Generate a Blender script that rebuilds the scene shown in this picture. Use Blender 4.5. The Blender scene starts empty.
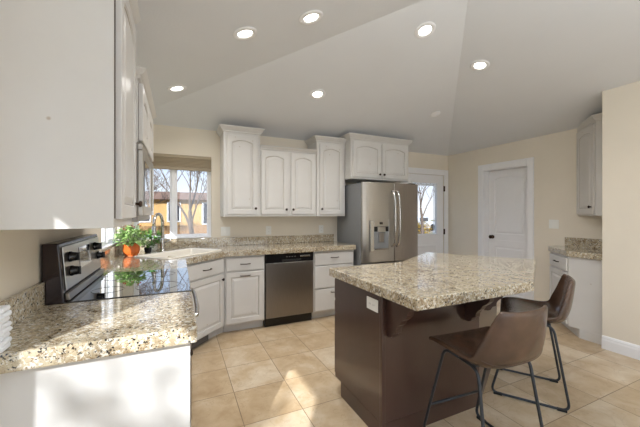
import bpy, bmesh, math, random
from mathutils import Vector, Matrix
random.seed(7)
SC = bpy.context.scene
COL = SC.collection
R = math.radians

# ------------------------------------------------------------------ camera, world, sun, big lights, exposure
cd = bpy.data.cameras.new('camera'); cam = bpy.data.objects.new('camera', cd); COL.objects.link(cam)
cam.location = (0, 0, 1.35); cam.rotation_euler = (R(90), 0, R(-24.8))
cd.sensor_width = 36; cd.lens = 36 * 307 / 640; cd.clip_start = 0.02; cd.clip_end = 400
SC.camera = cam
W = bpy.data.worlds.new('sky'); SC.world = W; W.use_nodes = True
nt = W.node_tree; nt.nodes.clear()
wo = nt.nodes.new('ShaderNodeOutputWorld'); bg = nt.nodes.new('ShaderNodeBackground')
tc = nt.nodes.new('ShaderNodeTexCoord'); sp = nt.nodes.new('ShaderNodeSeparateXYZ'); cr = nt.nodes.new('ShaderNodeValToRGB')
nt.links.new(tc.outputs['Generated'], sp.inputs[0]); nt.links.new(sp.outputs['Z'], cr.inputs[0])
cr.color_ramp.elements[0].color = (0.88, 0.90, 0.93, 1); cr.color_ramp.elements[0].position = 0.0
cr.color_ramp.elements[1].color = (0.16, 0.36, 0.80, 1); cr.color_ramp.elements[1].position = 0.6
e = cr.color_ramp.elements.new(0.15); e.color = (0.60, 0.73, 0.93, 1)
nt.links.new(cr.outputs[0], bg.inputs[0]); bg.inputs[1].default_value = 1.45
nt.links.new(bg.outputs[0], wo.inputs[0])

def lamp(kind, name, loc, rot, energy, color=(1, 1, 1), **kw):
    l = bpy.data.lights.new(name, kind); l.energy = energy; l.color = color
    for k, v in kw.items(): setattr(l, k, v)
    o = bpy.data.objects.new(name, l); COL.objects.link(o); o.location = loc; o.rotation_euler = rot
    return o
sd = Vector((0.55 * 0.87, 0.835 * 0.87, -0.497))
lamp('SUN', 'sun', (-8, -12, 9), sd.to_track_quat('-Z', 'Y').to_euler(), 8.4, (.94, 0.97, 1.0), angle=R(0.7))
# two added fill lamps behind the camera, then daylight at the left glazed door
lamp('AREA', 'pendant_uplight', (1.2, -0.9, 1.96), (R(180), 0, 0), 78, (0.82, 0.92, 1.0), shape='DISK', size=0.9)  # added upward fill, bounced off the ceiling to even out the room
lamp('AREA', 'rear_window_daylight', (1.6, -3.38, 1.15), (R(90), 0, 0), 24, (0.84, 0.93, 1.0), shape='RECTANGLE', size=3.1, size_y=2.0)  # added soft fill set at the rear opening
lamp('AREA', 'patio_door_daylight', (-1.0, -0.30, 1.1), (0, R(-90), 0), 5, (0.92, 0.96, 1.0), shape='RECTANGLE', size=1.9, size_y=1.3)
SC.view_settings.view_transform = 'Standard'; SC.view_settings.look = 'None'
SC.view_settings.exposure = 0.0; SC.view_settings.gamma = 1; SC.view_settings.use_curve_mapping = False
SC.cycles.use_denoising = True
SC.cycles.max_bounces = 10; SC.cycles.diffuse_bounces = 6; SC.cycles.sample_clamp_indirect = 6

# ------------------------------------------------------------------ materials
def srgb(r, g, b):
    f = lambda c: (c / 255 / 12.92) if c / 255 <= 0.04045 else ((c / 255 + 0.055) / 1.055) ** 2.4
    return (f(r), f(g), f(b), 1)
def newmat(name):
    m = bpy.data.materials.new(name); m.use_nodes = True
    return m, m.node_tree, m.node_tree.nodes['Principled BSDF']
def mat(name, col, rough=0.5, metal=0.0, noise=0.0, nscale=8, bump=0.0, bscale=60, coat=0.0, spec=0.5, trans=0.0, emit=None, estr=0, stretch=(1, 1, 1), alpha=1):
    m, t, b = newmat(name)
    b.inputs['Base Color'].default_value = col; b.inputs['Roughness'].default_value = rough
    b.inputs['Metallic'].default_value = metal; b.inputs['Specular IOR Level'].default_value = spec
    b.inputs['Coat Weight'].default_value = coat; b.inputs['Transmission Weight'].default_value = trans
    if emit: b.inputs['Emission Color'].default_value = emit; b.inputs['Emission Strength'].default_value = estr
    co = t.nodes.new('ShaderNodeTexCoord'); mp = t.nodes.new('ShaderNodeMapping'); mp.inputs['Scale'].default_value = stretch
    t.links.new(co.outputs['Object'], mp.inputs[0])
    if noise:
        n = t.nodes.new('ShaderNodeTexNoise'); n.inputs['Scale'].default_value = nscale; n.inputs['Detail'].default_value = 5
        t.links.new(mp.outputs[0], n.inputs['Vector'])
        r = t.nodes.new('ShaderNodeValToRGB')
        r.color_ramp.elements[0].position = 0.3; r.color_ramp.elements[1].position = 0.7
        r.color_ramp.elements[0].color = tuple(max(0, c * (1 - noise)) for c in col[:3]) + (1,)
        r.color_ramp.elements[1].color = tuple(min(1, c * (1 + noise)) for c in col[:3]) + (1,)
        t.links.new(n.outputs['Fac'], r.inputs[0]); t.links.new(r.outputs[0], b.inputs['Base Color'])
    if bump:
        n = t.nodes.new('ShaderNodeTexNoise'); n.inputs['Scale'].default_value = bscale; n.inputs['Detail'].default_value = 3
        t.links.new(mp.outputs[0], n.inputs['Vector'])
        u = t.nodes.new('ShaderNodeBump'); u.inputs['Strength'].default_value = bump; u.inputs['Distance'].default_value = 0.01
        t.links.new(n.outputs['Fac'], u.inputs['Height']); t.links.new(u.outputs[0], b.inputs['Normal'])
    return m
M = {}
M['wall'] = mat('beige_wall_paint', srgb(228, 219, 203), 0.75, noise=0.02, nscale=3, bump=0.08, bscale=90)
M['ceil'] = mat('ceiling_paint', srgb(222, 224, 228), 0.6, noise=0.015, nscale=2, bump=0.1, bscale=60)
M['trim'] = mat('white_trim_paint', srgb(238, 238, 240), 0.4, noise=0.01)
M['steel'] = mat('brushed_stainless', srgb(182, 178, 172), 0.30, 1.0, noise=0.05, nscale=14, stretch=(1, 1, 40))
M['steelv'] = mat('brushed_stainless_dark', srgb(150, 144, 138), 0.34, 1.0, noise=0.05, nscale=10, stretch=(12, 12, 1))
M['chrome'] = mat('brushed_nickel', srgb(200, 198, 194), 0.2, 1.0, noise=0.02)
M['fridge_side'] = mat('grey_appliance_paint', srgb(132, 134, 136), 0.45, 0.2, noise=0.03, nscale=200)
M['black'] = mat('black_gloss', srgb(22, 21, 22), 0.18, noise=0.05)
M['blackglass'] = mat('black_ceramic_glass', srgb(30, 31, 34), 0.03, spec=1.0, coat=1.0, noise=0.02)
M['mattblack'] = mat('black_matt', srgb(26, 25, 25), 0.6, noise=0.08)
M['steelr'] = mat('brushed_stainless_right_door', srgb(176, 168, 160), 0.33, 1.0, noise=0.05, nscale=10, stretch=(12, 12, 1))
M['bronze'] = mat('dark_bronze', srgb(62, 48, 40), 0.35, 0.8, noise=0.1)
M['browngloss'] = mat('dark_brown_enamel', srgb(40, 26, 24), 0.25, noise=0.05)
M['island'] = mat('espresso_stained_wood', srgb(68, 47, 40), 0.28, noise=0.2, nscale=3, stretch=(1, 1, 0.3), bump=0.03, bscale=30, coat=0.25)
M['leather'] = mat('brown_leather', srgb(82, 61, 48), 0.27, noise=0.32, nscale=7, bump=0.08, bscale=220, coat=0.15)
M['seam'] = mat('dark_stitching', srgb(66, 46, 36), 0.6, noise=0.1)
M['iron'] = mat('dark_grey_steel_tube', srgb(66, 70, 76), 0.35, 0.7, noise=0.06)
M['sink'] = mat('white_sink_enamel', srgb(232, 226, 214), 0.2, noise=0.01)
M['terra'] = mat('orange_glazed_clay', srgb(220, 112, 48), 0.3, noise=0.06)
M['soil'] = mat('potting_soil', srgb(50, 36, 26), 0.9, noise=0.3, nscale=60)
M['leaf'] = mat('green_leaf', srgb(96, 150, 58), 0.45, noise=0.35, nscale=18)
M['leafv'] = mat('variegated_leaf', srgb(170, 200, 128), 0.45, noise=0.3, nscale=22)
M['red'] = mat('red_petals', srgb(205, 60, 40), 0.5, noise=0.15)
M['plate'] = mat('white_switch_plastic', srgb(238, 237, 232), 0.35, noise=0.01)
M['slot'] = mat('slot_dark', srgb(90, 86, 82), 0.6, noise=0.05)
M['shade'] = mat('taupe_shade_fabric', srgb(168, 154, 132), 0.85, noise=0.12, nscale=120, stretch=(0.05, 1, 6))
M['cloth'] = mat('white_cotton', srgb(232, 234, 238), 0.85, noise=0.03, nscale=40, bump=0.2, bscale=200)
M['lens'] = mat('lamp_lens', (1, 1, 1, 1), 0.5, noise=0.001, emit=(1, 0.95, 0.86, 1), estr=9)
M['bark'] = mat('bare_bark', srgb(104, 88, 78), 0.85, noise=0.3, nscale=9)
M['twig'] = mat('reddish_twigs', srgb(116, 98, 86), 0.85, noise=0.2, nscale=5)
M['lawn'] = mat('dry_lawn', srgb(150, 140, 100), 0.95, noise=0.25, nscale=1.5)
M['stucco'] = mat('tan_stucco', srgb(196, 156, 100), 0.85, noise=0.1, nscale=2)
M['stucco2'] = mat('cream_stucco', srgb(190, 174, 146), 0.85, noise=0.08, nscale=2)
M['roof'] = mat('brown_roof', srgb(140, 104, 78), 0.85, noise=0.25, nscale=4)
M['fence'] = mat('orange_cedar', srgb(150, 112, 74), 0.8, noise=0.25, nscale=3, stretch=(6, 1, .4))
M['darkglass'] = mat('dark_window_glass', srgb(60, 60, 66), 0.1, noise=0.05)
M['bush'] = mat('yellow_shrub', srgb(196, 160, 50), 0.85, noise=0.35, nscale=6)
M['asphalt'] = mat('grey_driveway', srgb(150, 148, 146), 0.9, noise=0.1, nscale=4)
M['carpaint'] = mat('white_car_paint', srgb(230, 230, 232), 0.2, coat=0.6, noise=0.01)
M['rubber'] = mat('rubber', srgb(24, 24, 26), 0.8, noise=0.1)

def glass_mat():
    m, t, b = newmat('window_glass'); t.nodes.remove(b); out = t.nodes['Material Output']
    tr = t.nodes.new('ShaderNodeBsdfTransparent'); gl = t.nodes.new('ShaderNodeBsdfGlossy'); gl.inputs['Roughness'].default_value = 0.01
    mx = t.nodes.new('ShaderNodeMixShader'); mx.inputs[0].default_value = 0.06
    n = t.nodes.new('ShaderNodeTexNoise'); n.inputs['Scale'].default_value = 2
    r = t.nodes.new('ShaderNodeValToRGB'); r.color_ramp.elements[0].color = (0.95, 0.96, 0.96, 1); r.color_ramp.elements[1].color = (1, 1, 1, 1)
    t.links.new(n.outputs['Fac'], r.inputs[0]); t.links.new(r.outputs[0], tr.inputs[0])
    t.links.new(tr.outputs[0], mx.inputs[1]); t.links.new(gl.outputs[0], mx.inputs[2])
    t.links.new(mx.outputs[0], out.inputs[0]); return m
M['glass'] = glass_mat()

def cabinet_mat():
    m, t, b = newmat('white_cabinet_paint')
    co = t.nodes.new('ShaderNodeTexCoord')
    n = t.nodes.new('ShaderNodeTexNoise'); n.inputs['Scale'].default_value = 5; n.inputs['Detail'].default_value = 4
    r = t.nodes.new('ShaderNodeValToRGB'); r.color_ramp.elements[0].color = srgb(202, 199, 195); r.color_ramp.elements[1].color = srgb(211, 209, 206)
    v = t.nodes.new('ShaderNodeTexVoronoi'); v.inputs['Scale'].default_value = 7
    v2 = t.nodes.new('ShaderNodeValToRGB'); v2.color_ramp.elements[0].position = 0.03; v2.color_ramp.elements[1].position = 0.06
    v2.color_ramp.elements[0].color = (1, 1, 1, 1); v2.color_ramp.elements[1].color = (0, 0, 0, 1)
    mx = t.nodes.new('ShaderNodeMixRGB'); mx.inputs[2].default_value = srgb(176, 164, 150)
    t.links.new(co.outputs['Object'], n.inputs['Vector']); t.links.new(co.outputs['Object'], v.inputs['Vector'])
    t.links.new(n.outputs['Fac'], r.inputs[0]); t.links.new(v.outputs['Distance'], v2.inputs[0])
    t.links.new(v2.outputs[0], mx.inputs[0]); t.links.new(r.outputs[0], mx.inputs[1]); t.links.new(mx.outputs[0], b.inputs['Base Color'])
    b.inputs['Roughness'].default_value = 0.32
    return m
M['cab'] = cabinet_mat()
M['glaze_dark'] = mat('dark_glaze_gap', srgb(92, 78, 66), 0.6, noise=0.1, nscale=20)  # flat dark colour for the shade inside the door gap
M['glaze'] = mat('antique_glaze', srgb(150, 138, 122), 0.5, noise=0.15, nscale=20)  # darker tone for the door grooves

def granite(name, base, mid, dark, pale, dens=0.5):
    m, t, b = newmat(name)
    co = t.nodes.new('ShaderNodeTexCoord')
    def noise(sc, det, dist=0):
        n = t.nodes.new('ShaderNodeTexNoise'); n.inputs['Scale'].default_value = sc; n.inputs['Detail'].default_value = det
        n.inputs['Distortion'].default_value = dist; n.inputs['Roughness'].default_value = 0.65
        t.links.new(co.outputs['Object'], n.inputs['Vector']); return n
    def ramp(src, p0, p1, c0=(0, 0, 0, 1), c1=(1, 1, 1, 1)):
        r = t.nodes.new('ShaderNodeValToRGB'); r.color_ramp.elements[0].position = p0; r.color_ramp.elements[1].position = p1
        r.color_ramp.elements[0].color = c0; r.color_ramp.elements[1].color = c1; t.links.new(src, r.inputs[0]); return r.outputs[0]
    def mix(fac, a, bcol):
        x = t.nodes.new('ShaderNodeMixRGB'); t.links.new(fac, x.inputs[0])
        if isinstance(a, tuple): x.inputs[1].default_value = a
        else: t.links.new(a, x.inputs[1])
        x.inputs[2].default_value = bcol; return x.outputs[0]
    c = mix(ramp(noise(12, 7, 0.8).outputs['Fac'], 0.46, 0.66), base, mid)
    c = mix(ramp(noise(70, 4, 0.5).outputs['Fac'], 0.52, 0.58), c, pale)
    c = mix(ramp(noise(80, 5, 0.8).outputs['Fac'], 0.60 - 0.06 * dens, 0.66 - 0.06 * dens), c, mid)
    v = t.nodes.new('ShaderNodeTexVoronoi'); v.inputs['Scale'].default_value = 85; nz = noise(60, 3, 0.0); sc_ = t.nodes.new('ShaderNodeVectorMath'); sc_.operation = 'SCALE'; sc_.inputs[3].default_value = 0.022; t.links.new(nz.outputs['Color'], sc_.inputs[0]); av = t.nodes.new('ShaderNodeVectorMath'); t.links.new(co.outputs['Object'], av.inputs[0]); t.links.new(sc_.outputs[0], av.inputs[1]); t.links.new(av.outputs[0], v.inputs['Vector'])
    sp_ = ramp(v.outputs['Distance'], 0.30, 0.38, (1, 1, 1, 1), (0, 0, 0, 1))
    msk = ramp(noise(34, 4, 0.6).outputs['Fac'], 0.47, 0.52)
    mu = t.nodes.new('ShaderNodeMixRGB'); mu.blend_type = 'MULTIPLY'; mu.inputs[0].default_value = 1
    t.links.new(sp_, mu.inputs[1]); t.links.new(msk, mu.inputs[2])
    c = mix(mu.outputs[0], c, dark)
    c = mix(ramp(noise(85, 4, 1.0).outputs['Fac'], 0.61, 0.65), c, dark)
    t.links.new(c, b.inputs['Base Color'])
    b.inputs['Roughness'].default_value = 0.09; b.inputs['Coat Weight'].default_value = 0.4; b.inputs['Coat Roughness'].default_value = 0.03
    return m
M['granite'] = granite('speckled_granite', srgb(184, 170, 143), srgb(132, 109, 78), srgb(34, 32, 34), srgb(212, 207, 194))

def floor_mat():
    m, t, b = newmat('travertine_tile')
    co = t.nodes.new('ShaderNodeTexCoord'); mp = t.nodes.new('ShaderNodeMapping')
    mp.inputs['Location'].default_value = (-0.382 + 4.0, -1.976 + 4.0, 0)
    t.links.new(co.outputs['Object'], mp.inputs[0])
    br = t.nodes.new('ShaderNodeTexBrick'); br.offset = 0; br.squash = 1
    br.inputs['Scale'].default_value = 1; br.inputs['Brick Width'].default_value = 0.4; br.inputs['Row Height'].default_value = 0.4
    br.inputs['Mortar Size'].default_value = 0.0028; br.inputs['Mortar Smooth'].default_value = 0.3; br.inputs['Bias'].default_value = 0
    br.inputs['Color1'].default_value = (0.35, 0.35, 0.35, 1); br.inputs['Color2'].default_value = (0.65, 0.65, 0.65, 1)
    t.links.new(mp.outputs[0], br.inputs['Vector'])
    n = t.nodes.new('ShaderNodeTexNoise'); n.inputs['Scale'].default_value = 5; n.inputs['Detail'].default_value = 9; n.inputs['Distortion'].default_value = 0.35
    n.inputs['Roughness'].default_value = 0.6
    t.links.new(co.outputs['Object'], n.inputs['Vector'])
    ad = t.nodes.new('ShaderNodeMixRGB'); ad.blend_type = 'MIX'; ad.inputs[0].default_value = 0.45
    t.links.new(n.outputs['Fac'], ad.inputs[1]); t.links.new(br.outputs['Color'], ad.inputs[2])
    r = t.nodes.new('ShaderNodeValToRGB'); el = r.color_ramp.elements
    el[0].position = 0.32; el[0].color = srgb(166, 138, 102); el[1].position = 0.66; el[1].color = srgb(214, 200, 178)
    q = el.new(0.48); q.color = srgb(192, 169, 137)
    t.links.new(ad.outputs[0], r.inputs[0])
    v = t.nodes.new('ShaderNodeTexNoise'); v.inputs['Scale'].default_value = 7; v.inputs['Detail'].default_value = 9; v.inputs['Distortion'].default_value = 1.0
    t.links.new(co.outputs['Object'], v.inputs['Vector'])
    vr = t.nodes.new('ShaderNodeValToRGB'); ve = vr.color_ramp.elements
    ve[0].position = 0.485; ve[0].color = (0, 0, 0, 1); ve[1].position = 0.50; ve[1].color = (0.3, 0.3, 0.3, 1); k = ve.new(0.515); k.color = (0, 0, 0, 1)
    t.links.new(v.outputs['Fac'], vr.inputs[0])
    m2 = t.nodes.new('ShaderNodeMixRGB'); m2.inputs[2].default_value = srgb(150, 122, 90)
    t.links.new(vr.outputs[0], m2.inputs[0]); t.links.new(r.outputs[0], m2.inputs[1])
    mx = t.nodes.new('ShaderNodeMixRGB'); mx.inputs[2].default_value = srgb(128, 108, 84)
    t.links.new(br.outputs['Fac'], mx.inputs[0]); t.links.new(m2.outputs[0], mx.inputs[1]); t.links.new(mx.outputs[0], b.inputs['Base Color'])
    b.inputs['Roughness'].default_value = 0.28
    bu = t.nodes.new('ShaderNodeBump'); bu.invert = True; bu.inputs['Strength'].default_value = 0.4; bu.inputs['Distance'].default_value = 0.003
    t.links.new(br.outputs['Fac'], bu.inputs['Height']); t.links.new(bu.outputs[0], b.inputs['Normal'])
    return m
M['floor'] = floor_mat()

# ------------------------------------------------------------------ helpers
def obj(name, bm, m, parent=None, bevel=0, smooth=False, fix=True):
    if fix: bmesh.ops.recalc_face_normals(bm, faces=bm.faces)
    me = bpy.data.meshes.new(name); bm.to_mesh(me); bm.free()
    me.materials.append(M[m])
    if smooth:
        for p in me.polygons: p.use_smooth = True
    o = bpy.data.objects.new(name, me); COL.objects.link(o)
    if parent is not None: o.parent = parent
    if bevel:
        b = o.modifiers.new('bevel', 'BEVEL'); b.width = bevel; b.segments = 2; b.limit_method = 'ANGLE'; b.angle_limit = R(40)
    return o
def thing(name, label, cat, loc=(0, 0, 0), rz=0, group=None):
    o = bpy.data.objects.new(name, None); COL.objects.link(o); o.location = loc; o.rotation_euler = (0, 0, R(rz))
    o.empty_display_size = 0.1
    o['label'] = label; o['category'] = cat
    if group: o['group'] = group
    return o
def struct(o): o['kind'] = 'structure'; return o
def sroot(name, loc=(0, 0, 0), rz=0):
    o = bpy.data.objects.new(name, None); COL.objects.link(o); o.location = loc; o.rotation_euler = (0, 0, R(rz)); o['kind'] = 'structure'
    return o
def tag(o, label, cat, group=None, kind=None):
    o['label'] = label; o['category'] = cat
    if group: o['group'] = group
    if kind: o['kind'] = kind
    return o
def nb(): return bmesh.new()
def box(bm, x0, x1, y0, y1, z0, z1):
    vs = [bm.verts.new(p) for p in ((x0, y0, z0), (x1, y0, z0), (x1, y1, z0), (x0, y1, z0), (x0, y0, z1), (x1, y0, z1), (x1, y1, z1), (x0, y1, z1))]
    for f in ((0, 3, 2, 1), (4, 5, 6, 7), (0, 1, 5, 4), (1, 2, 6, 5), (2, 3, 7, 6), (3, 0, 4, 7)): bm.faces.new([vs[i] for i in f])
    return bm
def bx(*a): return box(nb(), *a)
def prism(bm, pts, z0, z1):
    a = [bm.verts.new((x, y, z0)) for x, y in pts]; b = [bm.verts.new((x, y, z1)) for x, y in pts]; n = len(pts)
    bm.faces.new(list(reversed(a))); bm.faces.new(b)
    for i in range(n): bm.faces.new((a[i], a[(i + 1) % n], b[(i + 1) % n], b[i]))
    return bm
def ring_loft(bm, loops, cap0=True, cap1=True):
    L = [[bm.verts.new(p) for p in l] for l in loops]; n = len(L[0])
    for a, b in zip(L, L[1:]):
        for i in range(n): bm.faces.new((a[i], a[(i + 1) % n], b[(i + 1) % n], b[i]))
    if cap0: bm.faces.new(list(reversed(L[0])))
    if cap1: bm.faces.new(L[-1])
    return bm
def lathe(bm, prof, c=(0, 0, 0), n=24, axis='z'):
    loops = []
    for r, h in prof:
        l = []
        for k in range(n):
            a = 2 * math.pi * k / n; x, y = r * math.cos(a), r * math.sin(a)
            p = (x, y, h) if axis == 'z' else ((x, -h, y) if axis == '-y' else (h, x, y))
            l.append((p[0] + c[0], p[1] + c[1], p[2] + c[2]))
        loops.append(l)
    return ring_loft(bm, loops)
def tube(bm, pts, r, n=10, closed=False, radii=None):
    pts = [Vector(p) for p in pts]; loops = []; up = None
    for i, p in enumerate(pts):
        if closed: d = pts[(i + 1) % len(pts)] - pts[i - 1]
        else: d = (pts[min(i + 1, len(pts) - 1)] - pts[max(i - 1, 0)])
        d.normalize()
        if up is None: up = Vector((0, 0, 1)) if abs(d.z) < 0.9 else Vector((1, 0, 0))
        s = d.cross(up)
        if s.length < 1e-4: s = d.orthogonal()
        s.normalize(); up = s.cross(d).normalized()
        rr = radii[i] if radii else r
        loops.append([tuple(p + s * math.cos(2 * math.pi * k / n) * rr + up * math.sin(2 * math.pi * k / n) * rr) for k in range(n)])
    if closed:
        L = [[bm.verts.new(q) for q in l] for l in loops]
        for i in range(len(L)):
            a, b = L[i], L[(i + 1) % len(L)]
            for k in range(n): bm.faces.new((a[k], a[(k + 1) % n], b[(k + 1) % n], b[k]))
        return bm
    return ring_loft(bm, loops)
def fillet(pts, r, seg=5):
    pts = [Vector(p) for p in pts]; out = [pts[0]]
    for i in range(1, len(pts) - 1):
        a, b, c = pts[i - 1], pts[i], pts[i + 1]
        d1 = (a - b).normalized(); d2 = (c - b).normalized()
        rr = min(r, (a - b).length * 0.45, (c - b).length * 0.45)
        p, q = b + d1 * rr, b + d2 * rr
        for k in range(seg + 1):
            t = k / seg; out.append(p * (1 - t) ** 2 + b * 2 * t * (1 - t) + q * t * t)
    out.append(pts[-1]); return out
def wall_panel(name, u0, u1, z0, z1, thick, holes, place, m='wall'):
    # place(u, w, z) -> world; w from 0 (room face) to thick
    us = sorted({u0, u1} | {h[0] for h in holes} | {h[1] for h in holes}); zs = sorted({z0, z1} | {h[2] for h in holes} | {h[3] for h in holes})
    def solid(i, j):
        if i < 0 or j < 0 or i >= len(us) - 1 or j >= len(zs) - 1: return False
        cu, cz = (us[i] + us[i + 1]) / 2, (zs[j] + zs[j + 1]) / 2
        return not any(h[0] < cu < h[1] and h[2] < cz < h[3] for h in holes)
    bm = nb(); cache = {}
    def v(u, w, z):
        k = (round(u, 4), round(w, 4), round(z, 4))
        if k not in cache: cache[k] = bm.verts.new(place(u, w, z))
        return cache[k]
    for i in range(len(us) - 1):
        for j in range(len(zs) - 1):
            if not solid(i, j): continue
            a, b, c, d = us[i], us[i + 1], zs[j], zs[j + 1]
            for w in (0, thick): bm.faces.new((v(a, w, c), v(b, w, c), v(b, w, d), v(a, w, d)))
            for (di, dj, p, q) in ((-1, 0, (a, c), (a, d)), (1, 0, (b, c), (b, d)), (0, -1, (a, c), (b, c)), (0, 1, (a, d), (b, d))):
                if not solid(i + di, j + dj):
                    bm.faces.new((v(p[0], 0, p[1]), v(q[0], 0, q[1]), v(q[0], thick, q[1]), v(p[0], thick, p[1])))
    return struct(obj(name, bm, m))

# ------------------------------------------------------------------ room shell
XL, XR, YB, XN, YN = -0.575, 4.507, 4.14, 3.868, 1.61      # left wall, right wall, back wall, near right wall and its end
XP, YJ, YR = -1.06, 1.05, -3.5                             # patio side wall, jog, rear wall
ZW = 2.41; SL = 0.26
floor = struct(obj('floor', bx(-1.3, 4.7, -3.65, 4.3, -0.06, 0), 'floor'))
def ceiling():
    bm = nb(); xm = (XL + XR) / 2; zr = ZW + SL * (XR - XL) / 2; yr = YB - (XR - XL) / 2; e = 0.15
    def low(x): return ZW + SL * x
    P = {'A': (XL - 0.6, YB + e), 'B': (XR + e, YB + e)}
    # room-side vertices, overshooting the walls a little so no gap shows
    bl = (XL - e, YB + e, ZW - SL * e); br = (XR + e, YB + e, ZW - SL * e)
    l2 = (XL - 0.6, YB + e, ZW - SL * 0.6)
    r1 = (xm, yr, zr); r2 = (xm, YR - 0.15, zr); lr = (XL - 0.6, YR - 0.15, ZW - SL * 0.6); rr = (XR + e, YR - 0.15, ZW - SL * e)
    for dz in (0, 0.12):
        V = [bm.verts.new((p[0], p[1], p[2] + dz)) for p in (bl, br, r1, r2, lr, rr, l2)]
        bm.faces.new((V[0], V[1], V[2])); bm.faces.new((V[1], V[5], V[3], V[2])); bm.faces.new((V[0], V[2], V[3], V[4])); bm.faces.new((V[6], V[0], V[4]))
    return struct(obj('ceiling', bm, 'ceil', fix=False))
ceiling()
WIN = (-0.47, 0.385, 1.045, 2.07)
EXT = (3.49, 4.405, 0, 2.045)
wall_panel('wall_back', XL - 0.15, XR + 0.15, 0, 2.6, 0.15, [WIN, EXT], lambda u, w, z: (u, YB + w, z))
WINL = (3.06, 3.92, 1.045, 2.07)
wall_panel('wall_left', YJ, YB, 0, 2.6, 0.14, [WINL], lambda u, w, z: (XL - w, u, z))
PAN = (2.72, 3.42, 0, 2.05)
wall_panel('wall_right', YN - 0.01, YB, 0, 2.6, 0.16, [PAN], lambda u, w, z: (XR + w, u, z))
wall_panel('wall_right_near', YR, YN, 0, 2.9, 0.8, [], lambda u, w, z: (XN + w, u, z))
wall_panel('wall_left_return', XP - 0.1, XL - 0.14, 0, 2.6, 0.12, [], lambda u, w, z: (u, YJ + w, z))
PAT = (-1.09, 0.33, 0.0, 2.15)
wall_panel('wall_left_near', YR, YJ, 0, 2.6, 0.05, [PAT], lambda u, w, z: (XP - w, u, z))
REAR = (0.0, 3.2, 0.0, 2.2)
wall_panel('wall_rear', XP, XN, 0, 3.2, 0.12, [REAR], lambda u, w, z: (u, YR - w, z))

# window in the back wall: frame, mullion, panes, sill
def window(name, root, u0, u1, z0, z1, th=0.15, mull=0.5, sill=False):
    fw = 0.028
    f = nb(); d0, d1 = 0.04, 0.10
    box(f, u0, u0 + fw, d0, d1, z0, z1); box(f, u1 - fw, u1, d0, d1, z0, z1)
    box(f, u0 + fw, u1 - fw, d0, d1, z0, z0 + fw); box(f, u0 + fw, u1 - fw, d0, d1, z1 - fw, z1)
    obj('window_frame', f, 'trim', root, 0.003)
    um = u0 + (u1 - u0) * mull
    obj('mullion', bx(um - 0.022, um + 0.022, 0.03, 0.10, z0 + fw, z1 - fw), 'trim', root, 0.003)
    for a, b in ((u0 + fw, um - 0.022), (um + 0.022, u1 - fw)):
        s = nb(); sw = 0.02
        box(s, a, a + sw, 0.05, 0.085, z0 + fw, z1 - fw); box(s, b - sw, b, 0.05, 0.085, z0 + fw, z1 - fw)
        box(s, a + sw, b - sw, 0.05, 0.085, z0 + fw, z0 + fw + sw); box(s, a + sw, b - sw, 0.05, 0.085, z1 - fw - sw, z1 - fw)
        so = obj('sash', s, 'trim', root, 0.002)
        obj('pane', bx(a + sw, b - sw, 0.066, 0.070, z0 + fw + sw, z1 - fw - sw), 'glass', so)
    if sill: obj('window_sill', bx(u0 + .002, u1 - .002, -0.01, 0.04, z0, z0 + 0.014), 'trim', root, 0.003)
w1 = sroot('window_1', (0, YB, 0)); window('w', w1, *WIN, mull=0.49, sill=True)
w2 = sroot('window_2', (XL, 0, 0), 90); window('w', w2, *WINL, th=0.14, sill=True)     # local x = world Y, local y = -X
w3 = sroot('door_3', (XP, 0, 0), 90)
def patio(root, u0, u1, z1, y0, y1):
    f = nb(); s = 0.06; um = (u0 + u1) / 2
    for a, b in ((u0, u0 + s), (u1 - s, u1)): box(f, a, b, y0, y1, 0, z1)
    box(f, u0 + s, u1 - s, y0, y1, 0, 0.05); box(f, u0 + s, u1 - s, y0, y1, z1 - 0.05, z1)
    obj('door_frame', f, 'trim', root)
    return um
patio(w3, PAT[0], PAT[1], PAT[3], 0.0, 0.05)
w4 = sroot('window_4', (0, YR, 0), 180); patio(w4, -REAR[1], -REAR[0], REAR[3], 0.0, 0.10)

# exterior door in the back wall (half glazed)
d1 = sroot('door_1', (0, YB, 0))
x0, x1, _, zt = EXT
c = nb(); cw = 0.095
box(c, x0 - cw, x0 + .004, -0.018, 0.0, 0, zt + cw); box(c, x1 - .004, x1 + cw, -0.018, 0.0, 0, zt + cw); box(c, x0 + .004, x1 - .004, -0.018, 0.0, zt - .004, zt + cw)
obj('door_casing', c, 'trim', d1, 0.005)
GX0, GX1, GZ0, GZ1 = 3.68, 4.235, 0.985, 1.89
def slab_hole(u0, u1, z0, z1, h, y0, y1):
    bm = nb()
    box(bm, u0, h[0], y0, y1, z0, z1); box(bm, h[1], u1, y0, y1, z0, z1); box(bm, h[0], h[1], y0, y1, z0, h[2]); box(bm, h[0], h[1], y0, y1, h[3], z1)
    return bm
obj('door_slab', slab_hole(x0 + .006, x1 - .006, 0.012, zt - .006, (GX0, GX1, GZ0, GZ1), 0.012, 0.056), 'trim', d1)
c = slab_hole(GX0 - .03, GX1 + .03, GZ0 - .03, GZ1 + .03, (GX0, GX1, GZ0, GZ1), 0.0, 0.0115); obj('glass_frame', c, 'trim', d1, 0.004)
obj('pane', bx(GX0, GX1, 0.03, 0.036, GZ0, GZ1), 'glass', d1)
c = nb()
for k in range(6): box(c, GX0 + .012, GX1 - .012, 0.040, 0.050, GZ1 - 0.012 - k * 0.006, GZ1 - 0.008 - k * 0.006)
box(c, GX1 - .035, GX1 - .028, 0.042, 0.048, GZ0 + .01, GZ1 - .01)
obj('raised_blind', c, 'trim', d1)
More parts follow.
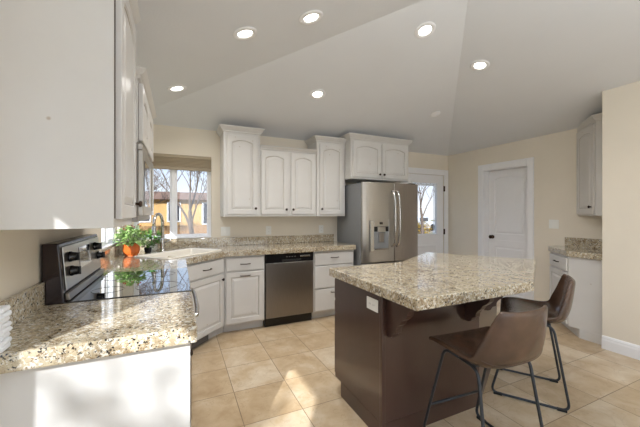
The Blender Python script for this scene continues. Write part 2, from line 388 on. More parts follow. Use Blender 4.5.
for za, zb in ((0.16, 0.80),):
    c = nb(); ring_loft(c, [[(a, -y, z) for a, z in ((GX0 + i, za + i), (GX1 - i, za + i), (GX1 - i, zb - i), (GX0 + i, zb - i))] for i, y in ((0, -0.012), (0.01, -0.004), (0.03, -0.004), (0.05, -0.010))], False, True)
    obj('raised_panel', c, 'trim', d1)
for z in (1.80, 1.02, 0.25): obj('hinge', bx(x1 - .012, x1 + .006, -0.024, 0.0, z - .05, z + .05), 'bronze', d1, 0.002)
kn = nb(); lathe(kn, [(0.030, 0), (0.030, 0.006), (0.010, 0.01), (0.010, 0.035), (0.026, 0.045), (0.028, 0.058), (0.015, 0.068)], (x0 + .07, 0.012, 0.96), 16, '-y')
obj('door_knob', kn, 'bronze', d1, smooth=True)

# arched raised panel helper: local x 0..w, z 0..h, back at y=0, front at y=-t
def arch_loop(x0, x1, z0, z1, rise, y, n=10):
    p = [(x0, y, z0), (x1, y, z0), (x1, y, z1 - rise)]
    for k in range(1, n):
        t = k / n; x = x1 + (x0 - x1) * t
        p.append((x, y, z1 - rise + rise * 4 * t * (1 - t)))
    p.append((x0, y, z1 - rise)); return p
def panel_front(bm, x, z, w, h, t, sw=0.058, rise=0.0, y=0.0, raise_=0.0):
    L = [arch_loop(x, x + w, z, z + h, 0, y), arch_loop(x, x + w, z, z + h, 0, y - t + .003), arch_loop(x + .003, x + w - .003, z + .003, z + h - .003, 0, y - t)]
    for i, dy in ((0, 0), (0.007, 0.008), (0.016, 0.008), (0.040, 0.001)):
        L.append(arch_loop(x + sw + i, x + w - sw - i, z + sw + i, z + h - sw - i, rise * (1 - i * 3), y - t + dy))
    return ring_loft(bm, L)
def groove(bm, x, z, w, h, t, sw, rise, y=0.0):     # thin darker line lying in the groove
    a = arch_loop(x + sw + .0075, x + w - sw - .0075, z + sw + .0075, z + h - sw - .0075, rise * .98, y - t + .0076)
    tube(bm, a, 0.0018, 5, closed=True); return bm
# pantry door in the right wall (faces -X): local x = -world Y
d2 = sroot('door_2', (XR, 0, 0), -90)
a, b = -PAN[1], -PAN[0]; zt = PAN[3]
c = nb(); cw = 0.088
box(c, a - cw, a + .004, -0.018, 0, 0, zt + cw); box(c, b - .004, b + cw, -0.018, 0, 0, zt + cw); box(c, a + .004, b - .004, -0.018, 0, zt - .004, zt + cw)
obj('door_casing', c, 'trim', d2, 0.006)
c = nb(); box(c, a, a + .014, 0, 0.15, 0, zt); box(c, b - .014, b, 0, 0.15, 0, zt); box(c, a + .014, b - .014, 0, 0.15, zt - .014, zt)
obj('door_jamb', c, 'trim', d2)
c = nb()
# two panel slab: top arched panel and lower panel as two stacked fronts
panel_front(c, a + .016, 0.93, b - a - .032, zt - .016 - 0.93, 0.035, sw=0.10, rise=0.04, y=0.145)
panel_front(c, a + .016, 0.01, b - a - .032, 0.92, 0.035, sw=0.10, rise=0, y=0.145)
obj('door_slab', c, 'trim', d2)
c = nb(); lathe(c, [(0.030, 0), (0.030, 0.008), (0.011, 0.012), (0.011, 0.034), (0.026, 0.042), (0.030, 0.056), (0.016, 0.068)], (a + .085, 0.11, 0.975), 18, '-y'); obj('door_knob', c, 'bronze', d2, smooth=True)

# baseboards
def baseboard(name, pts_fn, L, root_loc, rz):
    bm = nb(); prof = [(0, 0), (-.016, 0), (-.016, .085), (-.012, .10), (-.012, .112), (-.005, .128), (0, .13)]
    ring_loft(bm, [[(x, y, z) for y, z in prof] for x in (0, L)])
    o = struct(obj(name, bm, 'trim')); o.location = root_loc; o.rotation_euler = (0, 0, R(rz)); return o
baseboard('baseboard_right_near', None, YN - YR, (XN, YN, 0), -90)
baseboard('baseboard_right', None, 2.632 - 2.33, (XR, 2.632, 0), -90)
baseboard('baseboard_right_far', None, YB - 3.51, (XR, YB, 0), -90)
baseboard('baseboard_back', None, 0.20, (3.19, YB, 0), 0)
baseboard('baseboard_rear', None, XN - 3.2, (XN, YR, 0), 180)

# ------------------------------------------------------------------ cabinets
def knob(parent, x, z, y):
    bm = nb(); lathe(bm, [(0.007, 0), (0.007, 0.012), (0.015, 0.017), (0.016, 0.024), (0.009, 0.029)], (x, y, z), 14, '-y')
    return obj('knob', bm, 'bronze', parent, smooth=True)
def pull(parent, x, z, y, L=0.11):
    bm = nb()
    tube(bm, fillet([(x - L / 2, y, z), (x - L / 2 + .004, y - .026, z + .002), (x, y - .030, z), (x + L / 2 - .004, y - .026, z + .002), (x + L / 2, y, z)], .012), .0052, 8)
    return obj('pull', bm, 'bronze', parent, smooth=True)
def door(root, x, z, w, h, rise=0.045, kx=None, kz=None, sw=0.052, hand='knob', y=-.001, name='door'):
    bm = nb(); panel_front(bm, x, z, w, h, 0.02, sw, rise, y); d = obj(name, bm, 'cab', root)
    g = nb(); groove(g, x, z, w, h, 0.02, sw, rise, y); obj('glaze_line', g, 'glaze', d)
    if kx is not None:
        (knob if hand == 'knob' else pull)(d, kx, kz, y - .02)
    return d
def drawer(root, x, z, w, h, hz=None, y=-.001, handle=True):
    d = obj('drawer', bx(x, x + w, y - .02, y, z, z + h), 'cab', root, 0.005)
    if handle: pull(d, x + w / 2, hz if hz is not None else z + h / 2, y - .02)
    return d
def crown(root, x0, x1, yb, z, ret_l=True, ret_r=True, y0=0.0, h=0.072, out=0.048):
    prof = [(0, 0), (.010, .004), (.012, .018), (.022, .026), (.040, .050), (out, .056), (out, h)]
    loops = []
    for o, dz in prof:
        a = x0 - (o if ret_l else 0); b = x1 + (o if ret_r else 0)
        loops.append([(a, yb, z + dz * h / .072), (a, y0 - o, z + dz * h / .072), (b, y0 - o, z + dz * h / .072), (b, yb, z + dz * h / .072)])
    bm = nb(); ring_loft(bm, loops); return obj('crown_moulding', bm, 'cab', root)
def upper(label, loc, rz, w, d, h, doors, crown_kw, ck=True, light_rail=True):
    r = thing('wall_cabinet', label, 'cabinet', loc, rz, 'white wall cabinets')
    obj('body', bx(0, w, 0, d, 0, h), 'cab', r, 0.002)
    for dd in doors: door(r, *dd[0], **dd[1])
    crown(r, 0, w, d, h, **crown_kw)
    return r
g = 0.012
ZU = 1.312
# left wall (rz=90: local x = world Y, local y = away into wall)
r = upper('large white upper cabinet nearest the camera on the left wall', (-0.21, 1.312, ZU - .015), 90, 0.474, 0.362, 0.985,
      [((0.03, 0.032, 0.425, 0.925), dict(rise=.034, kx=0.43, kz=0.10))], dict(ret_l=True, ret_r=False, out=.035, h=.06))
obj('door_gap', bx(.005, .027, -.0015, -.0002, .035, .97), 'glaze_dark', r)  # dark strip painted in place of the shaded gap
r = upper('short white wall cabinet above the microwave', (-0.184, 1.79, 1.712), 90, 0.755, 0.388, 0.315,
      [((0.02, 0.012, 0.355, 0.29), dict(rise=.03)), ((0.385, 0.012, 0.355, 0.29), dict(rise=.03))], dict(ret_l=True, ret_r=True, out=.035, h=.06))
obj('door_gap', bx(.008, .028, -.0015, -.0002, .012, .30), 'glaze_dark', r)  # same painted gap shade on the short cabinet
# back wall (front plane Y=3.81)
DY = YB - 0.002 - 3.81
r = upper('tall white wall cabinet directly right of the sink window', (0.491, 3.81, ZU), 0, 0.440, DY, 1.02,
      [((0.04, 0.03, 0.365, 0.955), dict(rise=.036, kx=0.38, kz=0.10))], dict())
r = upper('low double door white wall cabinet between the two taller ones', (0.933, 3.825, ZU), 0, 0.776, DY - .015, 0.85,
      [((0.015, 0.03, 0.352, 0.80), dict(rise=.034, kx=0.34, kz=0.09)), ((0.41, 0.03, 0.345, 0.80), dict(rise=.034, kx=0.435, kz=0.09))], dict(ret_l=False, ret_r=False, h=.06, out=.03))
r = upper('tall single door white wall cabinet left of the fridge top', (1.711, 3.81, ZU), 0, 0.440, DY, 1.02,
      [((0.04, 0.03, 0.365, 0.955), dict(rise=.036, kx=0.065, kz=0.10))], dict(ret_r=False))
r = upper('white double door cabinet above the steel fridge', (2.153, 3.655, 1.832), 0, 1.01, YB - .002 - 3.655, 0.545,
      [((0.03, 0.025, 0.465, 0.49), dict(rise=.034, kx=0.465, kz=0.075)), ((0.515, 0.025, 0.465, 0.49), dict(rise=.034, kx=0.54, kz=0.075))], dict())
# right wall upper cabinet with a 45 degree end door
def right_upper():
    r = thing('wall_cabinet', 'white corner wall cabinet with angled door by the right wall end', 'cabinet', (0, 0, 0), 0, 'white wall cabinets')
    P = [(4.17, 1.625), (XR - .002, 1.625), (XR - .002, 2.12), (4.50, 2.12), (4.17, 1.79)]
    z0, z1 = 1.325, 2.36
    obj('body', prism(nb(), P, z0, z1), 'cab', r, 0.002)
    L = []
    for o, dz in [(0, 0), (.010, .004), (.012, .018), (.022, .026), (.040, .050), (.048, .056), (.048, .072)]:
        k = o * 0.4142
        L.append([(4.17 - o, 1.625, z1 + dz), (XR - .002, 1.625, z1 + dz), (XR - .002, 2.12 + o * .0, z1 + dz), (4.50 - k * 0, 2.12 + .001 + o * 1.0 * 0, z1 + dz), (4.17 - o, 1.79 + k, z1 + dz)])
    obj('crown_moulding', ring_loft(nb(), L), 'cab', r)
    dr = bpy.data.objects.new('tmp', None)
    d = nb(); ln = 0.4667
    panel_front(d, 0.03, 0.02, ln - .05, z1 - z0 - .04, 0.02, 0.056, 0.034, -.001)
    g_ = nb(); groove(g_, 0.03, 0.02, ln - .05, z1 - z0 - .04, 0.02, 0.056, 0.034, -.001)
    k_ = nb(); lathe(k_, [(0.007, 0), (0.007, 0.012), (0.015, 0.017), (0.016, 0.024), (0.009, 0.029)], (ln - .065, -.021, 0.10), 14, '-y')
    # local x runs from the far end of the diagonal (4.50,2.12) to the near end (4.17,1.79)
    T = Matrix.Translation((4.50, 2.12, z0)) @ Matrix.Rotation(R(225), 4, 'Z')
    for b_ in (d, g_, k_): bmesh.ops.transform(b_, matrix=T, verts=b_.verts)
    bpy.data.objects.remove(dr)
    do = obj('door', d, 'cab', r); obj('glaze_line', g_, 'glaze', do); obj('knob', k_, 'bronze', do, smooth=True)
right_upper()

# base cabinets
ZC = 0.872
def base(label, loc, rz, w, d=0.58, toe=0.075, toez=0.098):
    r = thing('base_cabinet', label, 'cabinet', loc, rz, 'white base cabinets')
    obj('body', bx(0, w, 0, d, toez, ZC - .001), 'cab', r, 0.002)
    obj('toe_kick', bx(0.0, w, toe, d, 0, toez - .001), 'cab', r)
    return r
r = base('white base cabinet with drawer and panel door left of the dishwasher', (0.467, 3.55, 0), 0, 0.455)
drawer(r, 0.015, 0.705, 0.425, 0.145); door(r, 0.015, 0.115, 0.425, 0.57, rise=0, kx=0.228, kz=0.645, hand='pull')
r = base('white three drawer base cabinet between dishwasher and fridge', (1.546, 3.55, 0), 0, 0.59)
drawer(r, 0.015, 0.695, 0.56, 0.155, 0.785); drawer(r, 0.015, 0.40, 0.56, 0.28, 0.62); drawer(r, 0.015, 0.115, 0.56, 0.27, 0.34)
# diagonal sink base: front from (0.052,3.132) to (0.464,3.548)
def sink_base():
    A = Vector((0.040, 3.125)); B = Vector((0.463, 3.548)); ln = (B - A).length
    r = thing('base_cabinet', 'white diagonal corner base cabinet under the sink', 'cabinet', (A.x, A.y, 0), 45, 'white base cabinets')
    inv = Matrix.Rotation(R(-45), 2)
    def loc(p): q = inv @ (Vector(p) - A); return (q.x, q.y)
    poly = [loc(p) for p in ((0.040, 3.125), (0.463, 3.548), (0.463, YB - .003), (XL + .003, YB - .003), (XL + .003, 3.125))]
    obj('body', prism(nb(), poly, 0.098, 0.72), 'cab', r)
    obj('face_rail', bx(0, ln, 0, 0.02, 0.7205, ZC - .001), 'cab', r)
    t = [loc(p) for p in ((0.010, 3.205), (0.39, 3.585), (0.463, 3.625), (0.463, YB - .003), (XL + .003, YB - .003), (XL + .003, 3.205))]
    obj('toe_kick', prism(nb(), t, 0, 0.097), 'cab', r)
    drawer(r, 0.03, 0.705, ln - .06, 0.145); door(r, 0.03, 0.115, ln - .06, 0.57, rise=0, kx=ln - .06, kz=0.63)
    c = nb()
    for k in range(2): box(c, 0.10 + k * .0, 0.36, 0.0565, 0.066, 0.03 + k * .025, 0.045 + k * .025)
    obj('floor_register', bx(0.12, 0.40, 0.046, 0.05655, 0.012, 0.085), 'slot', r)
    c.free()
sink_base()
r = base('narrow white base cabinet between the range and the sink', (0.02, 2.567, 0), 90, 0.553, d=0.59)
drawer(r, 0.015, 0.705, 0.52, 0.145); door(r, 0.015, 0.115, 0.52, 0.57, rise=0, kx=0.05, kz=0.63)
r = base('white end base cabinet with plain side panel at the near counter', (0.02, 1.262, 0), 90, 0.53, d=0.50)
drawer(r, 0.015, 0.705, 0.50, 0.145); door(r, 0.015, 0.115, 0.50, 0.57, rise=0, kx=0.46, kz=0.63)
obj('end_panel', bx(-.004, 0, -.021, 0.52, 0.0, ZC - .001), 'cab', r)
# right base cabinet with chamfered end
def right_base():
    r = thing('base_cabinet', 'cream base cabinet with angled drawer front beside the right wall end', 'cabinet', (0, 0, 0), 0, 'white base cabinets')
    P = [(3.945, 1.625), (XR - .002, 1.625), (XR - .002, 2.33), (4.335, 2.33), (3.945, 1.94)]
    obj('body', prism(nb(), P, 0.098, ZC - .001), 'cab', r, 0.002)
    Q = [(3.945, 1.625), (XR - .002, 1.625), (XR - .002, 2.25), (4.355, 2.25), (3.945, 1.84)]
    obj('toe_kick', prism(nb(), Q, 0, 0.097), 'cab', r)
    T = Matrix.Translation((4.335, 2.33, 0)) @ Matrix.Rotation(R(225), 4, 'Z'); ln = 0.5515
    d = bx(0.02, ln - .02, -.021, -.001, 0.705, 0.85); h = nb()
    tube(h, fillet([(ln / 2 - .055, -.021, .78), (ln / 2 - .05, -.047, .78), (ln / 2 + .05, -.047, .78), (ln / 2 + .055, -.021, .78)], .012), .0052, 8)
    e = nb(); panel_front(e, 0.02, 0.115, ln - .04, 0.57, 0.02, 0.056, 0, -.001)
    g_ = nb(); groove(g_, 0.02, 0.115, ln - .04, 0.57, 0.02, 0.056, 0, -.001)
    k_ = nb(); lathe(k_, [(0.007, 0), (0.007, 0.012), (0.015, 0.017), (0.016, 0.024), (0.009, 0.029)], (ln - .055, -.021, 0.63), 14, '-y')
    for b_ in (d, h, e, g_, k_): bmesh.ops.transform(b_, matrix=T, verts=b_.verts)
    do = obj('drawer', d, 'cab', r, .005); obj('pull', h, 'bronze', do, smooth=True)
    eo = obj('door', e, 'cab', r); obj('glaze_line', g_, 'glaze', eo); obj('knob', k_, 'bronze', eo, smooth=True)
right_base()

# ------------------------------------------------------------------ countertops
ZT = 0.932
def top_obj(root, poly, name='slab', holes=None):
    bm = nb(); prism(bm, poly, ZC, ZT); return obj(name, bm, 'granite', root, 0.006)
SB = 0.106
r = thing('countertop', 'speckled granite countertop end nearest the camera, left of the range', 'countertop')
top_obj(r, [(0.065, 1.222), (0.065, 1.795), (XL + .002, 1.795), (XL + .002, 1.222)])
obj('backsplash', bx(XL + .002, XL + .024, YJ + .02, 1.795, ZT + .0005, ZT + SB), 'granite', r, .002)
# main L counter with sink cut-out
SC_ = Vector((0.03, 3.53)); u_ = Vector((.7071, .7071)); v_ = Vector((-.7071, .7071)); SLN, SDP = 0.37, 0.215
def sp_(a, b): q = SC_ + u_ * a + v_ * b; return (q.x, q.y)
r = thing('countertop', 'L-shaped speckled granite countertop around the corner sink to the fridge', 'countertop')
def L_top():
    bm = nb()
    outer = [(0.065, 2.565), (0.065, 3.10), (0.464, 3.50), (2.144, 3.50), (2.144, YB - .002), (XL + .002, YB - .002), (XL + .002, 2.565)]
    hole = [sp_(SLN, -SDP), sp_(SLN, SDP), sp_(-SLN, SDP), sp_(-SLN, -SDP)]
    # split into convex-ish pieces around the hole, faces shared so no seams: build top & bottom with triangulation
    for z in (ZC, ZT):
        vo = [bm.verts.new((x, y, z)) for x, y in outer]; vh = [bm.verts.new((x, y, z)) for x, y in hole]
        eo = [bm.edges.new((vo[i], vo[(i + 1) % len(vo)])) for i in range(len(vo))]
        eh = [bm.edges.new((vh[i], vh[(i + 1) % 4])) for i in range(4)]
        bmesh.ops.triangle_fill(bm, use_beauty=True, use_dissolve=False, edges=eo + eh)
        if z == ZC: lo, lh = vo, vh
    for A, B in ((lo, vo), (lh, vh)):
        n = len(A)
        for i in range(n): bm.faces.new((A[i], A[(i + 1) % n], B[(i + 1) % n], B[i]))
    return obj('slab', bm, 'granite', r, 0.004)
L_top()
obj('backsplash', bx(XL + .025, 2.135, YB - .024, YB - .002, ZT + .0005, ZT + SB), 'granite', r, .002)
obj('backsplash', bx(XL + .002, XL + .024, 2.565, YB - .002, ZT + .0005, ZT + SB), 'granite', r, .002)
r = thing('countertop', 'small granite countertop with clipped corner on the right wall', 'countertop')
top_obj(r, [(3.92, 1.625), (XR - .002, 1.625), (XR - .002, 2.36), (4.33, 2.36), (3.92, 1.95)])
obj('backsplash', bx(XR - .024, XR - .002, 1.655, 2.25, ZT + .0005, ZT + SB + .01), 'granite', r, .002)
obj('backsplash', bx(3.95, XR - .002, 1.626, 1.65, ZT + .0005, ZT + SB + .01), 'granite', r, .002)

# sink
r = thing('sink', 'white double bowl corner sink set in the granite', 'sink', (SC_.x, SC_.y, ZT), 45)
def ring_rect(a, b, z, cx=0, cy=0, rr=0.03, n=4):
    p = []
    for sx, sy, a0 in ((1, -1, -90), (1, 1, 0), (-1, 1, 90), (-1, -1, 180)):
        for k in range(n + 1):
            t = R(a0 + 90 * k / n); p.append((cx + sx * (a - rr) + rr * math.cos(t), cy + sy * (b - rr) + rr * math.sin(t), z))
    return p
bm = nb()
ring_loft(bm, [ring_rect(SLN + .012, SDP + .012, .001), ring_rect(SLN + .012, SDP + .012, .007), ring_rect(SLN + .004, SDP + .004, .011), ring_rect(SLN - .02, SDP - .02, .009),
               ring_rect(SLN - .03, SDP - .03, -.01), ring_rect(SLN - .05, SDP - .05, -.17, rr=.05), ring_rect(SLN - .09, SDP - .09, -.185, rr=.05)], False, True)
obj('basin', bm, 'sink', r, smooth=True, fix=True)
obj('bowl_divider', bx(-.012, .012, -SDP + .04, SDP - .04, -.18, -.03), 'sink', r, .005)
for x in (-.19, .19):
    bm = nb(); lathe(bm, [(.04, 0), (.04, .004), (.02, .002)], (x, 0, -.183), 18); obj('drain', bm, 'chrome', r, smooth=True)

# faucet, standing behind the sink
fx, fy = -0.155, 3.745
r = thing('faucet', 'tall brushed nickel gooseneck faucet behind the sink', 'faucet', (fx, fy, ZT + .0005))
bm = nb(); lathe(bm, [(.032, 0), (.032, .008), (.024, .014), (.022, .07), (.026, .10), (.022, .14), (.014, .155)], (0, 0, 0), 20); obj('faucet_base', bm, 'chrome', r, smooth=True)
dx, dy = -0.42, -0.90
pts = [(0, 0, .15), (0, 0, .32)] + [(dx * (.085 - .085 * math.cos(t)), dy * (.085 - .085 * math.sin(0) - .085 * math.cos(t)), .32 + .09 * math.sin(t)) for t in [math.pi * k / 12 for k in range(1, 13)]]
pts.append((dx * .17, dy * .17, .29))
bm = nb(); tube(bm, pts, .0155, 12); obj('spout', bm, 'chrome', r, smooth=True)
bm = nb(); lathe(bm, [(.016, .10), (.020, .09), (.022, .03), (.026, 0)], (dx * .17, dy * .17, .19), 16); obj('spray_head', bm, 'chrome', r, smooth=True)
bm = nb(); tube(bm, [(.02, -.005, .10), (.055, -.01, .115), (.10, -.015, .14)], .007, 8); obj('lever', bm, 'chrome', r, smooth=True)

# ------------------------------------------------------------------ range (front faces +X): local x = world Y-1.80, local y = 0.05 - world X
RW = 0.755
r = thing('range', 'stainless electric range with black glass cooktop and rear control panel', 'range', (0.045, 1.802, 0), 90)
obj('body', bx(0, RW, 0.0, 0.60, 0.06, 0.905), 'steel', r, .003)
obj('plinth', bx(0.02, RW - .02, 0.05, 0.58, 0.0, 0.06), 'mattblack', r)
obj('cooktop', bx(-.003, RW + .003, -.02, 0.53, 0.906, 0.936), 'blackglass', r, .003)
for cx, cy, rr in ((0.19, 0.15, .11), (0.56, 0.15, .085), (0.19, 0.39, .075), (0.56, 0.39, .10)):
    obj('burner_ring', tube(nb(), [(cx + rr * math.cos(t), cy + rr * math.sin(t), 0.9362) for t in [2 * math.pi * k / 40 for k in range(40)]], .0012, 4, closed=True), 'slot', r)
# backguard: slanted slab
def guard(bm, x0, x1, z0=0.9065, z1=1.21, yf0=0.525, yf1=0.548, yb=0.612):
    ring_loft(bm, [[(x, yf0, z0), (x, yb, z0), (x, yb, z1), (x, yf1 + .004, z1), (x, yf1, z1 - .012)] for x in (x0, x1)]); return bm
bgd = obj('backguard', guard(nb(), -.001, RW + .001), 'browngloss', r, .006)
def facept(x, z, off=0.0):     # point on the slanted front face
    t = (z - 0.9365) / (1.21 - 0.9365); return (x, 0.525 + .0025 + .0215 * t - off, z)
def plate_on_face(x0, x1, z0, z1, t=.004, o=0.001):
    bm = nb(); ring_loft(bm, [[facept(x0, z0, d), facept(x1, z0, d), facept(x1, z1, d), facept(x0, z1, d)] for d in (o, o + t)]); return bm
cp = obj('control_panel', plate_on_face(.03, RW - .012, .985, 1.19, .005), 'steel', r, .003)
obj('display', plate_on_face(.27, .49, 1.055, 1.165, .002, .0065), 'blackglass', cp)
obj('lower_trim', plate_on_face(.012, RW - .012, .94, .975, .018), 'steelv', r, .004)
for (x, z) in ((.11, 1.135), (.11, 1.065), (.60, 1.14), (.67, 1.075)):
    p = facept(x, z, .0065); bm = nb(); lathe(bm, [(.026, 0), (.026, .008), (.023, .012), (.021, .028), (.017, .032)], p, 20, '-y'); k = obj('knob', bm, 'black', r, smooth=True)
    obj('knob_grip', bx(p[0] - .004, p[0] + .004, p[1] - .042, p[1] - .030, p[2] - .02, p[2] + .02), 'black', k, .002)
od = obj('oven_door', bx(.01, RW - .01, -.022, -.001, .22, .80), 'steelv', r, .006)
obj('oven_window', bx(.12, RW - .12, -.0245, -.0225, .36, .66), 'blackglass', od)
bm = nb(); tube(bm, fillet([(.05, -.022, .775), (.055, -.050, .78), (.20, -.060, .783), (RW - .20, -.060, .783), (RW - .055, -.050, .78), (RW - .05, -.022, .775)], .05), .012, 12); obj('oven_handle', bm, 'chrome', od, smooth=True)
obj('front_rail', bx(.005, RW - .005, -.018, -.001, .81, .903), 'steel', r, .004)
obj('drawer', bx(.01, RW - .01, -.020, -.001, .07, .205), 'steelv', r, .005)

# microwave under the short cabinet
r = thing('microwave', 'microwave oven hung over the range under the short cabinet', 'microwave', (-0.174, 1.792, 1.308), 90)
obj('body', bx(0, .757, 0.012, .397, 0, .40), 'steelv', r, .003)
mw = obj('door', bx(.002, .58, -.012, .0115, .03, .365), 'steel', r, .004)
obj('window', bx(.07, .50, -.0145, -.0125, .08, .32), 'blackglass', mw)
obj('handle', bx(.535, .560, -.020, -.0122, .06, .34), 'chrome', mw, .003)
obj('control_panel', bx(.583, .755, -.012, .0115, .03, .365), 'blackglass', r, .003)
obj('vent_grille', bx(.002, .755, -.010, .0115, .367, .398), 'steel', r, .003)

# dishwasher
r = thing('dishwasher', 'stainless dishwasher with black control strip in the back counter', 'dishwasher', (0.928, 3.55, 0), 0)
obj('body', bx(0, .612, .01, .57, .10, .868), 'mattblack', r)
obj('front_panel', bx(.004, .608, -.025, .009, .112, .762), 'steelv', r, .006)
cp = obj('control_strip', bx(.003, .609, -.028, .009, .764, .868), 'black', r, .005)
obj('handle_pocket', bx(.20, .44, -.0295, -.0283, .775, .80), 'mattblack', cp)
obj('door_latch', bx(.43, .56, -.038, -.0283, .822, .838), 'chrome', cp, .003)
bm = nb()
for k in range(4): box(bm, .25 + k * .035, .27 + k * .035, -.0295, -.0283, .825, .833)
obj('button', bm, 'slot', cp)
obj('kick_plate', bx(.003, .609, .03, .05, .0, .108), 'black', r)

# fridge
r = thing('refrigerator', 'stainless french door refrigerator with water dispenser', 'refrigerator', (2.185, 3.375, 0), 0)
FW = .945
obj('body', bx(0, FW, .075, .735, .03, 1.755), 'fridge_side', r, .004)
obj('base_grille', bx(.01, FW - .01, .09, .6, 0, .03), 'mattblack', r)
def curved_door(x0, x1, z0, z1, hole=None):
    bm = nb(); n = 10; fr = []
    for k in range(n + 1):
        t = k / n; x = x0 + (x1 - x0) * t; gx = (x / FW - .5) * 2
        fr.append((x, .012 + .028 * gx ** 4 * 1 if True else 0))
    ring_loft(bm, [[(x, y, z) for x, y in fr] + [(x1, .07, z), (x0, .07, z)] for z in (z0, z1)])
    return bm
dl = obj('door', curved_door(.002, .497, .70, 1.765), 'steel', r, .006)
drr = obj('door', curved_door(.503, FW - .002, .70, 1.765), 'steelr', r, .006)
fz = obj('freezer_drawer', curved_door(.002, FW - .002, .05, .685), 'steel', r, .006)
for x, par in ((.462, dl), (.538, drr)):
    obj('handle', tube(nb(), fillet([(x, .012, .90), (x, -.035, .93), (x, -.060, 1.10), (x, -.065, 1.28), (x, -.060, 1.46), (x, -.035, 1.63), (x, .012, 1.66)], .06), .013, 10), 'chrome', par, smooth=True)
obj('handle', tube(nb(), fillet([(.12, .01, .62), (.13, -.05, .625), (FW - .13, -.05, .625), (FW - .12, .01, .62)], .04), .013, 10), 'chrome', fz, smooth=True)
dp = obj('dispenser', slab_hole(.105, .44, .835, 1.265, (.165, .40, .875, 1.175), .004, .0118), 'steel', dl, .003)
obj('niche', bx(.165, .40, .008, .0116, .875, 1.175), 'fridge_side', dp)
obj('niche_top', bx(.165, .40, .006, .0078, 1.11, 1.175), 'black', dp)
obj('paddle', bx(.235, .315, -.012, .0078, .97, 1.09), 'steelv', dp, .008)
obj('spout', bx(.215, .335, -.018, .0078, 1.105, 1.172), 'steel', dp, .006)
obj('drip_tray', bx(.18, .385, -.02, .0078, .868, .885), 'steelv', dp, .003)
obj('display', bx(.25, .30, .001, .0038, 1.205, 1.235), 'black', dp)
obj('dispenser_strip', bx(.105, .16, .000, .0038, .85, 1.25), 'chrome', dp, .003)
for x in (.03, FW - .13): obj('hinge_cover', bx(x, x + .10, .06, .22, 1.7555, 1.78), 'mattblack', r, .004)

# ------------------------------------------------------------------ island
IT = [(1.052, 1.157), (1.985, 1.162), (2.962, 1.712), (2.440, 2.530), (1.752, 2.122), (1.052, 2.112)]
r = thing('island_countertop', 'bent speckled granite slab on the kitchen island', 'countertop')
top_obj(r, IT)
r = thing('kitchen_island', 'dark espresso wood kitchen island base with carved brackets', 'kitchen island')
IB = [(1.092, 1.49), (1.92, 1.49), (2.83, 2.002), (2.535, 2.47), (1.757, 2.088), (1.092, 2.088)]
IB[3] = (2.40, 2.47)
obj('body', prism(nb(), IB, .105, ZC - .001), 'island', r, .003)
obj('plinth', prism(nb(), [(1.092, 1.49), (1.92, 1.49), (2.83, 2.002), (2.45, 2.385), (1.79, 1.995), (1.092, 1.995)], 0, .1045), 'island', r)
obj('corner_post', bx(1.086, 1.112, 1.484, 1.51, 0, ZC - .001), 'island', r, .004)
# doors on the working side
for k in range(2):
    d = nb(); panel_front(d, 0.02 + k * .33, .13, .31, .55, .018, .05, 0, -.001); T = Matrix.Translation((1.757, 2.088, 0)) @ Matrix.Rotation(R(180), 4, 'Z'); bmesh.ops.transform(d, matrix=T, verts=d.verts); do = obj('door', d, 'island', r)
    h = nb(); lathe(h, [(0.007, 0), (0.007, 0.012), (0.015, 0.017), (0.016, 0.024), (0.009, 0.029)], ((.30 if k == 0 else .38), -.019, .63), 14, '-y'); bmesh.ops.transform(h, matrix=T, verts=h.verts); obj('knob', h, 'bronze', do, smooth=True)
    d = bx(0.02 + k * .33, .33 + k * .33, -.019, -.001, .70, .85); bmesh.ops.transform(d, matrix=T, verts=d.verts); obj('drawer', d, 'island', r, .004)
# corbels: profile in (out, z)
def corbel(px, py, ang, w=.045):
    prof = [(0, .868), (.225, .868), (.225, .845), (.200, .838), (.185, .815), (.180, .790), (.160, .770), (.135, .752), (.118, .725), (.100, .712), (.085, .690), (.082, .665), (.060, .655), (.048, .632), (.030, .622), (0, .622)]
    bm = nb(); ring_loft(bm, [[(x, -o, z) for o, z in prof] for x in (-w / 2, w / 2)])
    T = Matrix.Translation((px, py, 0)) @ Matrix.Rotation(R(ang), 4, 'Z'); bmesh.ops.transform(bm, matrix=T, verts=bm.verts)
    return obj('bracket', bm, 'island', r, .003)
corbel(1.145, 1.489, 0); corbel(1.80, 1.489, 0)
for s in (0.22, 0.92): corbel(1.92 + s * .8716 + .0005, 1.49 + s * .4902 - .001, 29.36)
# outlet on the island side
def wall_plate(label, loc, rz, w=.075, h=.118, n=1, kind='outlet', horiz=False, par=None):
    if horiz: w, h = h, w
    q = thing('wall_plate', label, 'switch' if kind == 'switch' else 'outlet', loc, rz, 'white wall plates')
    obj('cover', bx(-w / 2, w / 2, -.006, -.0005, -h / 2, h / 2), 'plate', q, .002)
    for k in range(n):
        cx = (k - (n - 1) / 2) * .046
        if kind == 'outlet':
            for s in (-1, 1):
                a, b = (s * .02, 0) if horiz else (0, s * .02)
                bm = bx(cx + a - .014, cx + a + .014, -.0085, -.006, b - .014, b + .014); rc = obj('receptacle', bm, 'plate', q, .003)
                bm = nb(); box(bm, cx + a - .007, cx + a - .005, -.0092, -.0086, b - .004, b + .005); box(bm, cx + a + .005, cx + a + .007, -.0092, -.0086, b - .004, b + .005)
                obj('slot', bm, 'slot', rc)
        elif kind == 'toggle':
            obj('toggle', bx(cx - .004, cx + .004, -.018, -.006, -.004, .012), 'plate', q, .001)
        else:
            obj('rocker', bx(cx - .015, cx + .015, -.010, -.006, -.033, .033), 'plate', q, .002)
    return q
wall_plate('horizontal white outlet on the side of the dark island', (1.0915, 1.585, .79), -90, horiz=True)
def at_back(px): u = (px - 320) / 307; a_, b_ = .41945 + .90778 * u, .90778 - .41945 * u; return YB / b_ * a_
